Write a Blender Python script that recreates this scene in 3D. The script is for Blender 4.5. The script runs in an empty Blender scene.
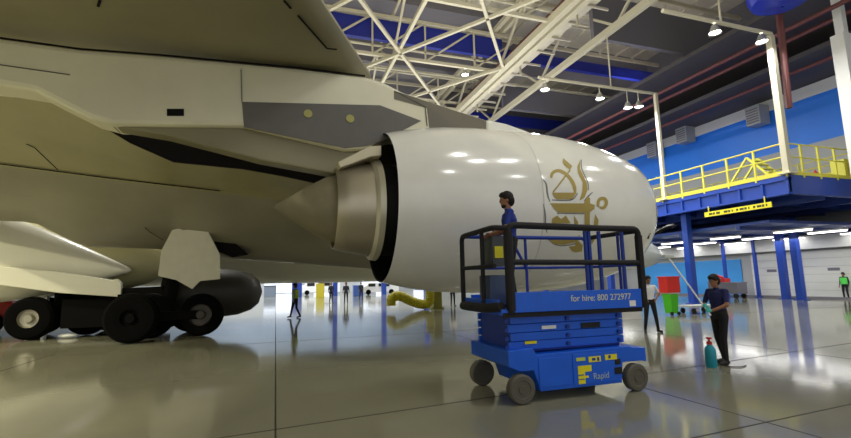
import bpy, math, random
from mathutils import Vector, Matrix
random.seed(4)
PI = math.pi
C = bpy.context.scene.collection

# ------------------------------------------------------------------ camera
F, CX, CY, H = 450.0, 425.5, 219.0, 1.75
YAW, PITCH, ROLL = math.radians(18.4), math.atan(62/450), 0.02
fwd = Vector((math.sin(YAW)*math.cos(PITCH), math.cos(YAW)*math.cos(PITCH), math.sin(PITCH)))
rt = Vector((math.cos(YAW), -math.sin(YAW), 0)); up = rt.cross(fwd)
RR = rt*math.cos(ROLL) - up*math.sin(ROLL); UU = up*math.cos(ROLL) + rt*math.sin(ROLL)
cam = bpy.data.cameras.new('camera'); co = bpy.data.objects.new('camera', cam); C.objects.link(co)
m3 = Matrix((RR, UU, -fwd)).transposed(); co.matrix_world = Matrix.Translation((0, 0, H)) @ m3.to_4x4()
cam.sensor_fit = 'HORIZONTAL'; cam.sensor_width = 36; cam.lens = F/851*36; cam.clip_end = 400
bpy.context.scene.camera = co

# ------------------------------------------------------------------ world, lights, exposure
w = bpy.data.worlds.new('world'); bpy.context.scene.world = w; w.use_nodes = True
w.node_tree.nodes['Background'].inputs[0].default_value = (.97, .96, .90, 1)
w.node_tree.nodes['Background'].inputs[1].default_value = .80
vs = bpy.context.scene.view_settings
vs.view_transform = 'Standard'; vs.look = 'None'; vs.gamma = 1; vs.use_curve_mapping = False; vs.exposure = .0
def area(name, loc, size, power, col=(1, 1, .95), rot=(0, 0, 0), sizey=None):
    l = bpy.data.lights.new(name, 'AREA'); l.energy = power; l.color = col
    if sizey: l.shape = 'RECTANGLE'; l.size = size; l.size_y = sizey
    else: l.shape = 'DISK'; l.size = size
    o = bpy.data.objects.new(name, l); C.objects.link(o); o.location = loc; o.rotation_euler = rot
    return o
# high bay lamps of the hangar roof
for (x, y) in ((7, 4), (9, 1), (6, -6), (16, -8), (26, -4), (12, 2), (22, 4), (31, 6)):
    area('high_bay_light', (x, y, 17.5), 1.2, 250)
for (x, y) in ((-6, 30), (8, 36), (20, 34), (30, 30), (-18, 26)):
    area('high_bay_light', (x, y, 17.5), 1.2, 1500)
for (x, y) in ((-24, 8), (-22, -6), (-26, 18)):
    area('warm_high_bay_light', (x, y, 17.5), 1.2, 5600, (1, .94, .66))
for (x, y) in ((-20, 60), (0, 62), (20, 60), (-5, 78), (15, 78), (-32, 45)):
    area('high_bay_light', (x, y, 16), 1.5, 3500, (.9, .95, 1))

area('tube_row_light', (33.2, 27, 4.08), 1.6, 360, (1, 1, 1), sizey=26)
# unseen upward fill lights, added in place of light bounced onto the roof
for (x, y) in ((8, 16), (14, 32), (2, 44)):
    area('roof_bounce_fill', (x, y, 10.5), 14, 1000, (1, .97, .92), (PI, 0, 0))

# ------------------------------------------------------------------ helpers
def lin(c): return tuple(((v/255)/12.92 if v/255 < .04045 else ((v/255+.055)/1.055)**2.4) for v in c)
MT = {}
def mat(name, rgb, rough=.5, metal=0, var=0, vscale=3, emit=None, coat=0, spec=None, rvar=0):
    if name in MT: return MT[name]
    m = bpy.data.materials.new(name); m.use_nodes = True; nt = m.node_tree; b = nt.nodes['Principled BSDF']
    c = lin(rgb); b.inputs['Base Color'].default_value = (*c, 1); b.inputs['Roughness'].default_value = rough
    b.inputs['Metallic'].default_value = metal
    if spec is not None: b.inputs['Specular IOR Level'].default_value = spec
    if coat: b.inputs['Coat Weight'].default_value = coat; b.inputs['Coat Roughness'].default_value = .08
    if var or rvar:
        tc = nt.nodes.new('ShaderNodeTexCoord'); n = nt.nodes.new('ShaderNodeTexNoise'); n.inputs['Scale'].default_value = vscale
        n.inputs['Detail'].default_value = 6
        nt.links.new(tc.outputs['Object'], n.inputs['Vector'])
        if var:
            r = nt.nodes.new('ShaderNodeValToRGB'); r.color_ramp.elements[0].position = .3; r.color_ramp.elements[1].position = .7
            r.color_ramp.elements[0].color = (*[v*(1-var) for v in c], 1); r.color_ramp.elements[1].color = (*[min(1, v*(1+var)) for v in c], 1)
            nt.links.new(n.outputs['Fac'], r.inputs[0]); nt.links.new(r.outputs[0], b.inputs['Base Color'])
        if rvar:
            q = nt.nodes.new('ShaderNodeMapRange'); q.inputs['To Min'].default_value = rough-rvar; q.inputs['To Max'].default_value = rough+rvar
            nt.links.new(n.outputs['Fac'], q.inputs[0]); nt.links.new(q.outputs[0], b.inputs['Roughness'])
    if emit:
        b.inputs['Emission Color'].default_value = (*c, 1); b.inputs['Emission Strength'].default_value = emit
    MT[name] = m; return m

class MB:
    def __init__(s): s.v = []; s.f = []; s.m = []
    def add(s, vs, fs, mi=0):
        n = len(s.v); s.v += [tuple(v) for v in vs]; s.f += [tuple(i+n for i in f) for f in fs]; s.m += [mi]*len(fs); return s
    def box(s, lo, hi, mi=0, M=None):
        x0, y0, z0 = lo; x1, y1, z1 = hi
        vs = [Vector(p) for p in ((x0,y0,z0),(x1,y0,z0),(x1,y1,z0),(x0,y1,z0),(x0,y0,z1),(x1,y0,z1),(x1,y1,z1),(x0,y1,z1))]
        if M: vs = [M @ v for v in vs]
        return s.add(vs, [(0,3,2,1),(4,5,6,7),(0,1,5,4),(1,2,6,5),(2,3,7,6),(3,0,4,7)], mi)
    def tube(s, pts, r, n=10, mi=0, caps=True, r1=None):
        pts = [Vector(p) for p in pts]; rings = []
        k = len(pts); prev = None
        for i, p in enumerate(pts):
            d = (pts[min(i+1, k-1)] - pts[max(i-1, 0)]).normalized()
            if prev is None:
                a = d.orthogonal().normalized()
            else:
                a = (prev - d*prev.dot(d)).normalized()
            prev = a; b = d.cross(a)
            rad = r if r1 is None else r + (r1-r)*i/(k-1)
            rings.append([p + (a*math.cos(2*PI*j/n) + b*math.sin(2*PI*j/n))*rad for j in range(n)])
        vs = [v for q in rings for v in q]; fs = []
        for i in range(k-1):
            for j in range(n): fs.append((i*n+j, i*n+(j+1) % n, (i+1)*n+(j+1) % n, (i+1)*n+j))
        if caps: fs.append(tuple(range(n-1, -1, -1))); fs.append(tuple((k-1)*n+j for j in range(n)))
        return s.add(vs, fs, mi)
    def bar(s, p0, p1, w, h=None, mi=0):       # square-section member
        p0, p1 = Vector(p0), Vector(p1); h = h or w; d = (p1-p0).normalized()
        u_ = Vector((0, 0, 1)) if abs(d.z) < .95 else Vector((1, 0, 0))
        a = d.cross(u_).normalized()*w/2; b = a.cross(d).normalized()*h/2
        vs = [p0-a-b, p0+a-b, p0+a+b, p0-a+b, p1-a-b, p1+a-b, p1+a+b, p1-a+b]
        return s.add(vs, [(0,3,2,1),(4,5,6,7),(0,1,5,4),(1,2,6,5),(2,3,7,6),(3,0,4,7)], mi)
    def lathe(s, prof, org, axis='X', n=48, mi=0, mis=None):   # prof: (along, radius)
        vs = []; fs = []; ms = []
        for (t, r) in prof:
            for j in range(n):
                a = 2*PI*j/n; c, q = math.cos(a)*r, math.sin(a)*r
                p = {'X': (t, c, q), 'Y': (c, t, q), 'Z': (c, q, t)}[axis]
                vs.append(Vector(org)+Vector(p))
        k = len(prof)
        for i in range(k-1):
            for j in range(n): fs.append((i*n+j, i*n+(j+1) % n, (i+1)*n+(j+1) % n, (i+1)*n+j)); ms.append(mis[i] if mis else mi)
        n0 = len(s.v); s.v += [tuple(v) for v in vs]; s.f += [tuple(i+n0 for i in f) for f in fs]; s.m += ms
        return s
    def ball(s, c, r, mi=0, n=12, sc=(1, 1, 1)):
        prof = [(-math.cos(PI*i/n), max(.001, math.sin(PI*i/n))) for i in range(n+1)]
        vs = []; fs = []; m = n*2
        for t, q in prof:
            for j in range(m): a = 2*PI*j/m; vs.append((c[0]+q*math.cos(a)*r*sc[0], c[1]+q*math.sin(a)*r*sc[1], c[2]+t*r*sc[2]))
        for i in range(n):
            for j in range(m): fs.append((i*m+j, i*m+(j+1) % m, (i+1)*m+(j+1) % m, (i+1)*m+j))
        return s.add(vs, fs, mi)
    def prism(s, poly, f0, f1, mi=0):          # poly 2-D points; f0/f1 map (a,b) to 3-D for the two faces
        n = len(poly); vs = [Vector(f0(*p)) for p in poly] + [Vector(f1(*p)) for p in poly]
        fs = [tuple(range(n)), tuple(range(2*n-1, n-1, -1))] + [(i, i+n, (i+1) % n+n, (i+1) % n) for i in range(n)]
        return s.add(vs, fs, mi)
    def build(s, name, mats, parent=None, smooth=False, bevel=0, label=None, loc=None):
        me = bpy.data.meshes.new(name); vs = s.v
        base = Vector((0, 0, 0))
        if loc is not None: base = Vector(loc); vs = [tuple(Vector(v)-base) for v in s.v]
        me.from_pydata(vs, [], s.f); me.update()
        for q in (mats if isinstance(mats, (list, tuple)) else [mats]): me.materials.append(q)
        for p, i in zip(me.polygons, s.m): p.material_index = i
        import bmesh
        bm = bmesh.new(); bm.from_mesh(me); bmesh.ops.recalc_face_normals(bm, faces=bm.faces); bm.to_mesh(me); bm.free()
        if smooth:
            for p in me.polygons: p.use_smooth = True
            try: me.set_sharp_from_angle(angle=math.radians(35))
            except Exception: pass
        o = bpy.data.objects.new(name, me); C.objects.link(o); o.location = base
        if parent is not None:
            o.parent = parent
            if loc is None or True:
                o.matrix_parent_inverse = Matrix.Identity(4)
                o.location = base - Vector(worldloc(parent))
        if bevel:
            b = o.modifiers.new('bevel', 'BEVEL'); b.width = bevel; b.segments = 2; b.limit_method = 'ANGLE'
        if label: o['label'] = label
        return o
def worldloc(o):
    p = Vector(o.location)
    while o.parent: o = o.parent; p += Vector(o.location)
    return p
def tag(o, label=None, cat=None, group=None, kind=None):
    if label: o['label'] = label
    if cat: o['category'] = cat
    if group: o['group'] = group
    if kind: o['kind'] = kind
    return o
def empty(name, loc): o = bpy.data.objects.new(name, None); C.objects.link(o); o.location = loc; o.empty_display_size = .2; return o
def struct(o): o['kind'] = 'structure'; return o
def copy_tree(o, parent=None):
    c = o.copy(); C.objects.link(c); c.parent = parent
    for ch in [x for x in C.objects if x.parent == o]: copy_tree(ch, c)
    return c
# a sight line of the survey, met with a plane of the building at its real distance
def ray(px, py): return fwd + RR*((px-CX)/F) - UU*((py-CY)/F)
def gy(px, py, y): r = ray(px, py); return Vector((0, 0, H)) + r*(y/r.y)
def gx(px, py, x): r = ray(px, py); return Vector((0, 0, H)) + r*(x/r.x)
def gz(px, py, z): r = ray(px, py); return Vector((0, 0, H)) + r*((z-H)/r.z)
def interp(pl, x):
    if x <= pl[0][0]: a, b = pl[0], pl[1]
    elif x >= pl[-1][0]: a, b = pl[-2], pl[-1]
    else:
        for a, b in zip(pl, pl[1:]):
            if a[0] <= x <= b[0]: break
    return a[1] + (b[1]-a[1])*(x-a[0])/(b[0]-a[0])

# ------------------------------------------------------------------ materials
m_floor = mat('epoxy floor', (136, 134, 116), .095, var=.07, vscale=.35, spec=.55, rvar=.04)
m_joint = mat('joint', (45, 45, 42), .8)
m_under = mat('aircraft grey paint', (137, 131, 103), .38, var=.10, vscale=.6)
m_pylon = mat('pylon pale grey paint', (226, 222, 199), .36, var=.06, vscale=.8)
m_white = mat('gloss white paint', (232, 231, 226), .16, coat=.4, var=.035, vscale=1.6)
m_belly = mat('cream white paint', (236, 233, 214), .3)
m_dgrey = mat('dark grey heat panel', (98, 95, 92), .45, var=.05)
m_dark = mat('black', (14, 13, 16), .6)
m_seal_shade = mat('dark seal and shade', (14, 10, 14), .75, spec=.2)  # seals and seams, also the painted shade of slot and gear bay
m_tit = mat('titanium', (186, 178, 160), .36, metal=.75, var=.06, vscale=2)
m_plug = mat('heat stained metal', (128, 121, 96), .6, metal=0, var=.08)
m_gold = mat('gold foil', (170, 150, 80), .45, metal=.0)
m_goldo = mat('grey outline foil', (120, 120, 120), .5)
m_tyre = mat('tyre rubber', (7, 7, 8), .9, spec=.1)
m_hub = mat('wheel hub', (170, 165, 150), .4, metal=.5)
m_ddark = mat('dark undercarriage', (13, 12, 12), .8, spec=.1)
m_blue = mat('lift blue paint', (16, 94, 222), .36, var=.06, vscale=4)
m_blued = mat('lift dark blue steel', (10, 52, 150), .45)  # darker blue for the stack core, pins, thin rails and print
m_foam = mat('black foam padding', (22, 20, 26), .75)
m_grwheel = mat('grey solid tyre', (92, 88, 80), .7, var=.1)
m_yel = mat('sticker yellow', (232, 220, 30), .5)
m_wh = mat('plain white', (235, 235, 235), .5)
m_steelw = mat('truss cream paint', (204, 198, 176), .5)
m_deck = mat('roof deck sheet', (206, 200, 186), .6, var=.06)
m_rdark = mat('roof dark panel', (122, 120, 130), .6)
m_rblue = mat('roof blue board', (24, 40, 150), .5)
m_pipe = mat('sprinkler pipe', (112, 62, 62), .5)
m_wblue = mat('wall blue cladding', (30, 132, 252), .45, var=.05, vscale=.5)
m_wgrey = mat('wall light grey cladding', (176, 178, 180), .5)
m_wwhite = mat('door white', (225, 226, 222), .4)
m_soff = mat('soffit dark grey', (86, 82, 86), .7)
m_dockb = mat('dock blue steel', (26, 68, 172), .4)
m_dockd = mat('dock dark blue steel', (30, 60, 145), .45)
m_ryel = mat('railing yellow', (222, 214, 70), .45)
m_lamp = mat('lamp glow', (255, 250, 235), emit=30)
m_tube = mat('tube lamp', (255, 252, 250), emit=6)

# ------------------------------------------------------------------ the setting
struct(MB().box((-60, -30, -.2), (60, 95, 0)).build('floor', m_floor))
k = 0
def joint(p, q, wd=.022):
    global k; k += 1
    struct(MB().bar((p[0], p[1], .0012), (q[0], q[1], .0012), wd, .0024).build('trim_%d' % k, m_joint))
joint((.04, -5), (.04, 40)); joint((5.62, -2), (5.5, 30), .016); joint((11.2, -2), (11.2, 40)); joint((-5.6, -2), (-5.6, 40))
joint((-8, 5.1), (24, 8.9)); joint((-3, 3.5), (24, 5.4)); joint((-8, 14.5), (34, 16))
# walls
wr = MB()
wr.box((36, -30, 10.9), (36.4, 90, 14.3), 0); wr.box((36, -30, 3.4), (36.4, 90, 10.9), 1); wr.box((36, -30, 0), (36.4, 90, 3.4), 1)
wr.box((36, -30, 14.3), (36.4, 90, 24), 2)
struct(wr.build('wall_right', [m_wblue, m_wgrey, m_rdark]))
struct(MB().box((35.9, -30, 14.25), (36.0, 90, 15.1)).build('trim_101', m_wh))
wb = MB(); wb.box((-60, 90, 0), (36, 90.4, 5), 0); wb.box((-60, 90, 5), (36, 90.4, 24), 1)
struct(wb.build('wall_back', [m_wgrey, mat('pale blue grey cladding', (150, 165, 185), .5)]))
struct(MB().box((-60.4, -30, 0), (-60, 90, 24)).build('wall_left', m_wgrey))
# roof deck: ribbed sheet with steps
deck = MB(); deck.box((-60, -30, 24), (36, 90, 24.3))
for i in range(48): deck.box((-60+2*i, -30, 23.82), (-59.85+2*i, 90, 24))
struct(deck.build('ceiling', m_deck))
k = 200
def trim(mb, m, **kw):
    global k; k += 1; return struct(mb.build('trim_%d' % k, m, **kw))
# dark smoke curtains and blue fascia boards running across the roof
for (x0, x1, y, z0, z1, m) in ((-60, 17, 30.5, 19.5, 21.1, m_rblue), (17, 36, 30.5, 19.4, 20.3, m_rblue), (18, 36, 44, 19.2, 20.4, m_rblue), (20.6, 36, 24, 18.3, 21.6, m_rdark),
                               (-60, 36, 34.5, 20.4, 24, m_rdark), (-60, 36, 46, 19.0, 24, m_rdark), (-60, 36, 62, 18, 24, m_rdark), (21, 36, 38, 18.6, 21, m_rdark)):
    trim(MB().box((x0, y, z0), (x1, y+.35, z1)), m)
for y in (31.2, 36, 41, 50):
    trim(MB().box((-60, y, 23.2), (18, y+3.6, 23.8)), m_rdark)
for y in (12, 15, 18, 21, 24.5, 27.5, 33, 38.5, 44, 49.5):        # white purlins
    trim(MB().box((-60, y, 22.6), (36, y+.22, 22.9)), m_steelw)
for y in (19.5, 26, 31.2, 36.2, 42):
    trim(MB().box((-30, y, 20.2), (36, y+.14, 20.4)), m_steelw)
# low soffit over the dock with pipes
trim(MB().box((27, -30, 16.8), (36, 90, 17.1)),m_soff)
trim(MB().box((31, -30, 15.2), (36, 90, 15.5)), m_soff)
# trusses: girders running into the depth
def girder(x, zb, zt, wd, dbl=False, y0=4, y1=88, step=9):
    g = MB()
    for xx in ((x-.33, x+.33) if dbl else (x,)):
        g.bar((xx, y0, zb), (xx, y1, zb), wd, wd*1.2); g.bar((xx, y0, zt), (xx, y1, zt), wd*.8)
    y = y0; i = 0
    while y < y1-step:
        g.bar((x, y, zb), (x, y+step/2, zt), .16); g.bar((x, y+step/2, zt), (x, y+step, zb), .16); y += step; i += 1
    return g
tag(girder(16.6, 18, 21.6, .42, True).build('roof_girder', m_steelw), 'cream double roof girder running into the depth, heavier and left of the two', 'roof girder')
tag(girder(20.7, 18, 21.6, .36).build('roof_girder', m_steelw), 'cream single roof girder rising from the nacelle to the right of the double one', 'roof girder')
gg = girder(7.9, 18, 21.6, .22); tag(gg.build('roof_girder', m_steelw), 'slim cream roof girder nearest the wing leading edge', 'roof girder')
# cross trusses along X with web
for y, lab in ((22.9, 'cream lattice truss crossing the roof, nearer one'), (30.2, 'cream lattice truss in front of the blue roof board'), (38.5, 'cream lattice truss behind the blue roof board')):
    g = MB(); g.bar((-30, y, 18.1), (16.3, y, 18.1), .22); g.bar((-30, y, 18.8), (16.3, y, 18.8), .12); g.bar((-30, y, 21.2), (20, y, 21.2), .22)
    x = -30.2
    while x < 16:
        g.bar((x, y, 18.1), (x+4.05, y, 21.2), .12); g.bar((x+4.05, y, 18.1), (x+4.05, y, 21.2), .12); x += 4.05
    tag(g.build('cross_truss', m_steelw), lab, 'roof truss')
# horizontal wind bracing
br = MB()
N = {(i, j): (-.1+4.05*i, 17.7+5.6*j) for i in range(-6, 5) for j in range(-1, 6)}
done = set()
for (i, j) in N:
    if (i+j) % 2 == 0:
        for di in (-1, 1):
            for dj in (-1, 1):
                q = (i+di, j+dj)
                if q in N and frozenset(((i, j), q)) not in done:
                    done.add(frozenset(((i, j), q))); a, b = N[(i, j)], N[q]; br.bar((a[0], a[1], 17.78), (b[0], b[1], 17.78), .2)
tag(br.build('wind_bracing', m_steelw), 'criss-cross cream bracing tubes between the slim girder and the double girder', 'roof bracing')
cat = MB(); cat.box((18.2, 6, 19.2), (19.2, 88, 19.3))
for i in range(40): cat.box((17.6, 6+2*i, 19.0), (20.2, 6.12+2*i, 19.15))
tag(cat.build('roof_catwalk', m_deck), 'narrow ribbed walkway between the two heavy roof girders', 'catwalk')
for x, z in ((17.6, 20), (19.6, 20.4)):
    pass
tag(MB().tube([(17.7, 4, 19.9), (17.7, 88, 19.9)], .16).build('sprinkler_pipe', m_pipe), 'dull red pipe beside the double roof girder', 'pipe')
for i, (x, z, c) in enumerate(((27.5, 15.6, 'nearest the columns'), (29.5, 15.9, 'second of the dock roof'), (32.2, 14.9, 'next to the blue wall'))):
    tag(MB().tube([(x, 4, z), (x, 88, z)], .13).build('sprinkler_pipe', m_pipe), 'dull red roof pipe above the dock, '+c, 'pipe')
rp = MB(); a = gx(783, 42, 25.2); b = gx(789, 108, 25.2); rp.tube([(27.2, a.y, 16.85), (a.x, a.y, 16.4), (a.x, a.y, 15.6), (b.x, b.y, b.z)], .16)
tag(rp.build('drop_pipe', m_pipe), 'dull red pipe hanging down behind the cream dock column', 'pipe')
# pipes carrying lamps (in line with the dock columns)
def lamp(loc, lab, top_, r=.3):
    e = tag(empty('high_bay_lamp', loc), lab, 'lamp', 'glowing lamps under the hangar roof')
    x, y, z = loc
    MB().lathe([(.42, .06), (.40, .12), (.2, .2), (0, r), (-.02, r), (0, r-.04), (.17, .17)], loc, 'Z', 20).build('reflector', mat('lamp reflector', (190, 190, 190), .3, .6), e, True)
    MB().tube([(x, y, z+.04), (x, y, z+.06)], r-.05, 20).build('glass', m_lamp, e, False)
    MB().tube([(x, y, z+.42), (x, y, top_)], .03, 6).build('hanger', m_steelw, e)
    return e
LP = [((465, 75), 17.0, 'glowing lamp alone below the bracing, left of the double girder'), ((545, 90), 13.3, 'glowing lamp just right of the single girder, above the nacelle'),
      ((600, 99), 13.3, 'glowing lamp on the lower lamp pipe, middle of three'), ((628, 108), 13.3, 'left lamp of the close pair by the far cream column'),
      ((639, 107), 13.3, 'right lamp of the close pair by the far cream column'), ((715, 33), 13.3, 'brightest glowing lamp on the upper lamp pipe, left of the near cream column'),
      ((762, 42), 13.3, 'glowing lamp beside the top of the near cream column')]
ys = [30.2, 22.9, 22.9, 22.9, 22.9, 15.1, 15.1]
for ((px, py), z, lab), y in zip(LP, ys):
    p = gz(px, py, z) if y is None else gy(px, py, y)
    top_ = 18.0 if y == 30.2 else 14.04
    lamp(tuple(p), lab, top_)
    area('lamp_light', (p.x, p.y, p.z-.15), .6, 300)
for y, lab in ((22.9, 'cream pipe carrying lamps to the far dock column'), (15.1, 'cream pipe carrying lamps to the near dock column')):
    g = MB(); g.tube([(15.2 if y > 20 else 17.0, y, 14.15), (24.2, y, 14.15)], .1, 8)
    for x in (20.7,): g.tube([(x, y, 14.15), (x, y, 18)], .05, 6)
    tag(g.build('lamp_pipe', m_steelw), lab, 'lamp pipe')
# crane trolley at the top right
p = gz(782, 3, 15)
e = tag(empty('crane_trolley', tuple(p)), 'deep blue rounded crane trolley hanging at the top right', 'crane')
MB().lathe([(-.2, .05), (-.15, .8), (.1, 1.25), (.5, 1.4), (1.3, 1.4), (1.4, .2)], p, 'Z', 28).build('trolley_body', mat('crane blue', (20, 45, 190), .4), e, True)
MB().box((p.x-4, p.y-.5, p.z+1.4), (p.x+1.5, p.y+.5, p.z+2.2)).build('trolley_beam', m_rdark, e)

# ------------------------------------------------------------------ dock platform
X0, Y0 = 24.4, 15.3
e = tag(empty('dock_platform', (X0, Y0, 0)), 'two-storey blue steel access dock with a yellow railing right of the engine', 'platform')
g = MB(); g.box((X0, Y0, 6.55), (35.9, 60, 6.72))
g.build('deck', m_dockb, e)
g = MB()
g.box((X0, Y0, 5.75), (X0+.15, 60, 6.55)); g.box((X0-.12, Y0, 5.72), (X0+.3, 60, 5.82)); g.box((X0-.1, Y0, 6.45), (X0+.2, 60, 6.6))
i = Y0
while i < 60: g.box((X0-.1, i, 5.8), (X0, i+.1, 6.5)); i += 1.25
g.box((X0, Y0, 5.75), (35.9, Y0+.15, 6.55)); g.box((X0, Y0-.1, 5.72), (35.9, Y0+.2, 5.82))
g.build('edge_girder', m_dockb, e, label='blue edge girder with stiffeners')
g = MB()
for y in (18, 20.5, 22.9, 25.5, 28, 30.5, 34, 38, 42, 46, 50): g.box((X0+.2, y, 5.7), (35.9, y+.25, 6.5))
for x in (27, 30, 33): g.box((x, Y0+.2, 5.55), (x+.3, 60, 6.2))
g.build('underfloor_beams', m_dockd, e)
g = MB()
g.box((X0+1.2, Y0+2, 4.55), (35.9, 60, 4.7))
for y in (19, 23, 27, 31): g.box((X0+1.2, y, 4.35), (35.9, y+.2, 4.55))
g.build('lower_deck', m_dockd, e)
# columns
for (x, y, z1, px) in ((33.2, 21.0, 5.7, 0), (33.9, 22.4, 5.7, 0), (35.2, 25.2, 5.7, 1), (25.2, 22.2, 5.7, 0), (34.5, 27.2, 5.7, 1), (25.6, 30, 5.7, 0), (26, 40, 5.7, 0)):
    r = .1 if px else .2
    q = MB().box((x-r, y-r, 0), (x+r, y+r, z1)); q.box((x-r-.12, y-r-.12, 0), (x+r+.12, y+r+.12, .05))
    q.build('column', m_dockb, e)
# railing
g = MB(); rr = .04
for z in (8.35, 7.65): g.tube([(X0, 60, z), (X0, Y0, z), (35.9, Y0, z)], rr, 6)
g.box((X0-.03, Y0, 6.72), (X0+.03, 60, 6.95)); g.box((X0, Y0-.03, 6.72), (35.9, Y0+.03, 6.9))
y = Y0
while y < 60: g.box((X0-.04, y, 6.6), (X0+.04, y+.09, 8.37)); y += 1.55
x = X0+1.1
while x < 35.9: g.box((x, Y0-.04, 6.6), (x+.09, Y0+.04, 8.37)); x += 1.3
g.build('railing', m_ryel, e, label='yellow safety railing with two rails')
g = MB()
for z in (9.4, 8.9): g.tube([(35, 8, z), (35, 60, z)], .04, 6)
for i in range(22): g.box((34.96, 8+2.2*i, 8.3), (35.04, 8.08+2.2*i, 9.4))
g.box((34.4, 8, 8.15), (35.9, 60, 8.3))
g.build('upper_walkway', m_ryel, e, label='narrow yellow railed walkway along the blue wall')
# yellow sign board
a = gx(705, 217, X0-.2); b = gx(772, 207.5, X0-.2)
g = MB(); g.box((X0-.22, b.y, 5.18), (X0-.17, a.y, 5.46), 0)
ln = a.y-b.y
for i in range(22):
    if i in (5, 11, 16): continue
    y = b.y+.2+i*(ln-.4)/22; g.box((X0-.226, y, 5.26), (X0-.221, y+.07+.05*(i % 3), 5.38), 1)
for yy in (b.y+.3, a.y-.3): g.box((X0-.21, yy, 5.45), (X0-.18, yy+.05, 5.8), 0)
s = g.build('sign_board', [mat('sign yellow', (240, 228, 40), .5, emit=None), mat('sign text', (70, 66, 20), .6)], e, label='long yellow notice board hanging below the dock edge')
# cream columns standing on the dock edge
for (y, lab) in ((15.3, 'tall cream column on the near corner of the blue dock'), (22.9, 'tall cream column farther along the dock edge, by the nacelle nose')):
    cw = .15 if y < 20 else .11; q = MB(); q.box((X0-cw, y-cw, 6.72), (X0+cw, y+cw, 14.2)); q.box((X0-.3, y-.3, 6.72), (X0+.3, y+.3, 6.8))
    tag(q.build('roof_column', m_steelw, bevel=.02), lab, 'column')
q = MB(); q.box((27.75, 13.9, 0), (28.4, 14.5, 14.2)); q.box((28.05, 14.0, 14.2), (28.4, 14.4, 24))
tag(q.build('roof_column', m_wh), 'broad white column at the right edge of the picture', 'column')
# things on the dock
e = tag(empty('folding_stair', (26.3, 18.2, 6.72)), 'yellow folding stair frame standing on the dock behind the railing', 'stair')
g = MB()
for dx in (0, .9):
    g.bar((26.3+dx, 17.0, 6.75), (26.3+dx, 18.6, 8.6), .1); g.bar((26.3+dx, 20.2, 6.75), (26.3+dx, 18.6, 8.6), .1); g.bar((26.3+dx, 17.4, 7.3), (26.3+dx, 19.8, 7.3), .08)
g.build('frame', m_ryel, e)
g = MB()
for i in range(6): t = i/6; g.box((26.3, 17.0+1.5*t, 6.85+1.8*t), (27.2, 17.25+1.5*t, 6.9+1.8*t))
g.build('treads', m_ryel, e)
e = tag(empty('tool_cabinet', (29.5, 16.4, 6.72)), 'yellow cabinet on the dock near the right edge', 'cabinet')
MB().box((30.6, 16.2, 6.74), (31.8, 16.9, 8.2)).build('body', m_ryel, e, bevel=.02)
MB().box((30.7, 16.17, 6.9), (31.18, 16.2, 8.1)).box((31.22, 16.17, 6.9), (31.7, 16.2, 8.1)).build('door', mat('cabinet door yellow', (205, 195, 60), .5), e)
tag(MB().lathe([(0, .02), (0, .14), (.5, .14), (.58, .06), (.66, .05), (.68, .01)], (28.2, 16.3, 6.73), 'Z', 14).build('fire_extinguisher', mat('red', (200, 40, 34), .4), smooth=True), 'small red extinguisher on the dock beside the yellow cabinet', 'extinguisher')
# heaters on the wall
for (px, py) in ((757, 116), (685, 135), (655, 150)):
    q = gx(px, py, 35.3)
    e = tag(empty('wall_heater', tuple(q)), {757: 'grey box heater on the blue wall beside the near cream column', 685: 'grey box heater on the blue wall between the two cream columns', 655: 'grey box heater on the blue wall behind the far cream column'}[px], 'heater')
    MB().box((q.x-.5, q.y-.55, q.z-.75), (q.x+.6, q.y+.55, q.z+.75)).build('housing', m_wgrey, e, bevel=.03)
    mm = MB()
    for i in range(6): mm.box((q.x-.53, q.y-.45, q.z-.6+.2*i), (q.x-.5, q.y+.45, q.z-.5+.2*i))
    mm.build('louvre', m_rdark, e)
# doors and windows of the wall under the dock
def sect_door(n, y0, y1):
    g = MB()
    for i in range(6): g.box((35.86, y0, .04+.55*i), (35.95, y1, .04+.55*i+.53), 0)
    g.box((35.84, (y0+y1)/2-.35, 1.9), (35.86, (y0+y1)/2+.35, 2.1), 1)
    o = struct(g.build('door_%d' % n, [m_wwhite, m_rdark])); return o
sect_door(1, 23.0, 26.0); sect_door(2, 18.6, 22.3); sect_door(3, 14.6, 18.2); sect_door(4, 11, 14.2)
struct(MB().box((35.88, 26.9, .05), (35.95, 31.6, 3.0)).build('window_1', mat('light blue panel', (70, 160, 235), .35)))
struct(MB().box((35.88, 32.2, .05), (35.95, 38, 3.0)).build('window_2', mat('light blue panel', (70, 160, 235), .35)))
struct(MB().box((35.3, 8, 0), (35.9, 60, .14)).build('trim_150', m_rdark))
# strip lights under the lower deck
for xx in (34.6, 31.5, 28.5):
    for i in range(6):
        y = 17.2+4.2*i
        e = tag(empty('tube_light', (xx, y, 4.18)), 'white glowing tube light fixed beneath the dark underside of the blue dock', 'light', 'tube lights under the dock')
        MB().box((xx, y, 4.18), (xx+.35, y+1.9, 4.24)).build('glass', m_tube, e)
        MB().box((xx-.04, y-.04, 4.24), (xx+.39, y+1.94, 4.345)).build('housing', m_wh, e)
bh = MB().box((35.2, 8, 3.45), (35.9, 60, 4.35)); struct(bh.build('trim_151', m_wwhite))

# ------------------------------------------------------------------ aircraft
air = tag(empty('aircraft', (0, 11, 0)), 'wide-body aircraft seen from under its wing, with a white engine and grey belly', 'aircraft')
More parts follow.
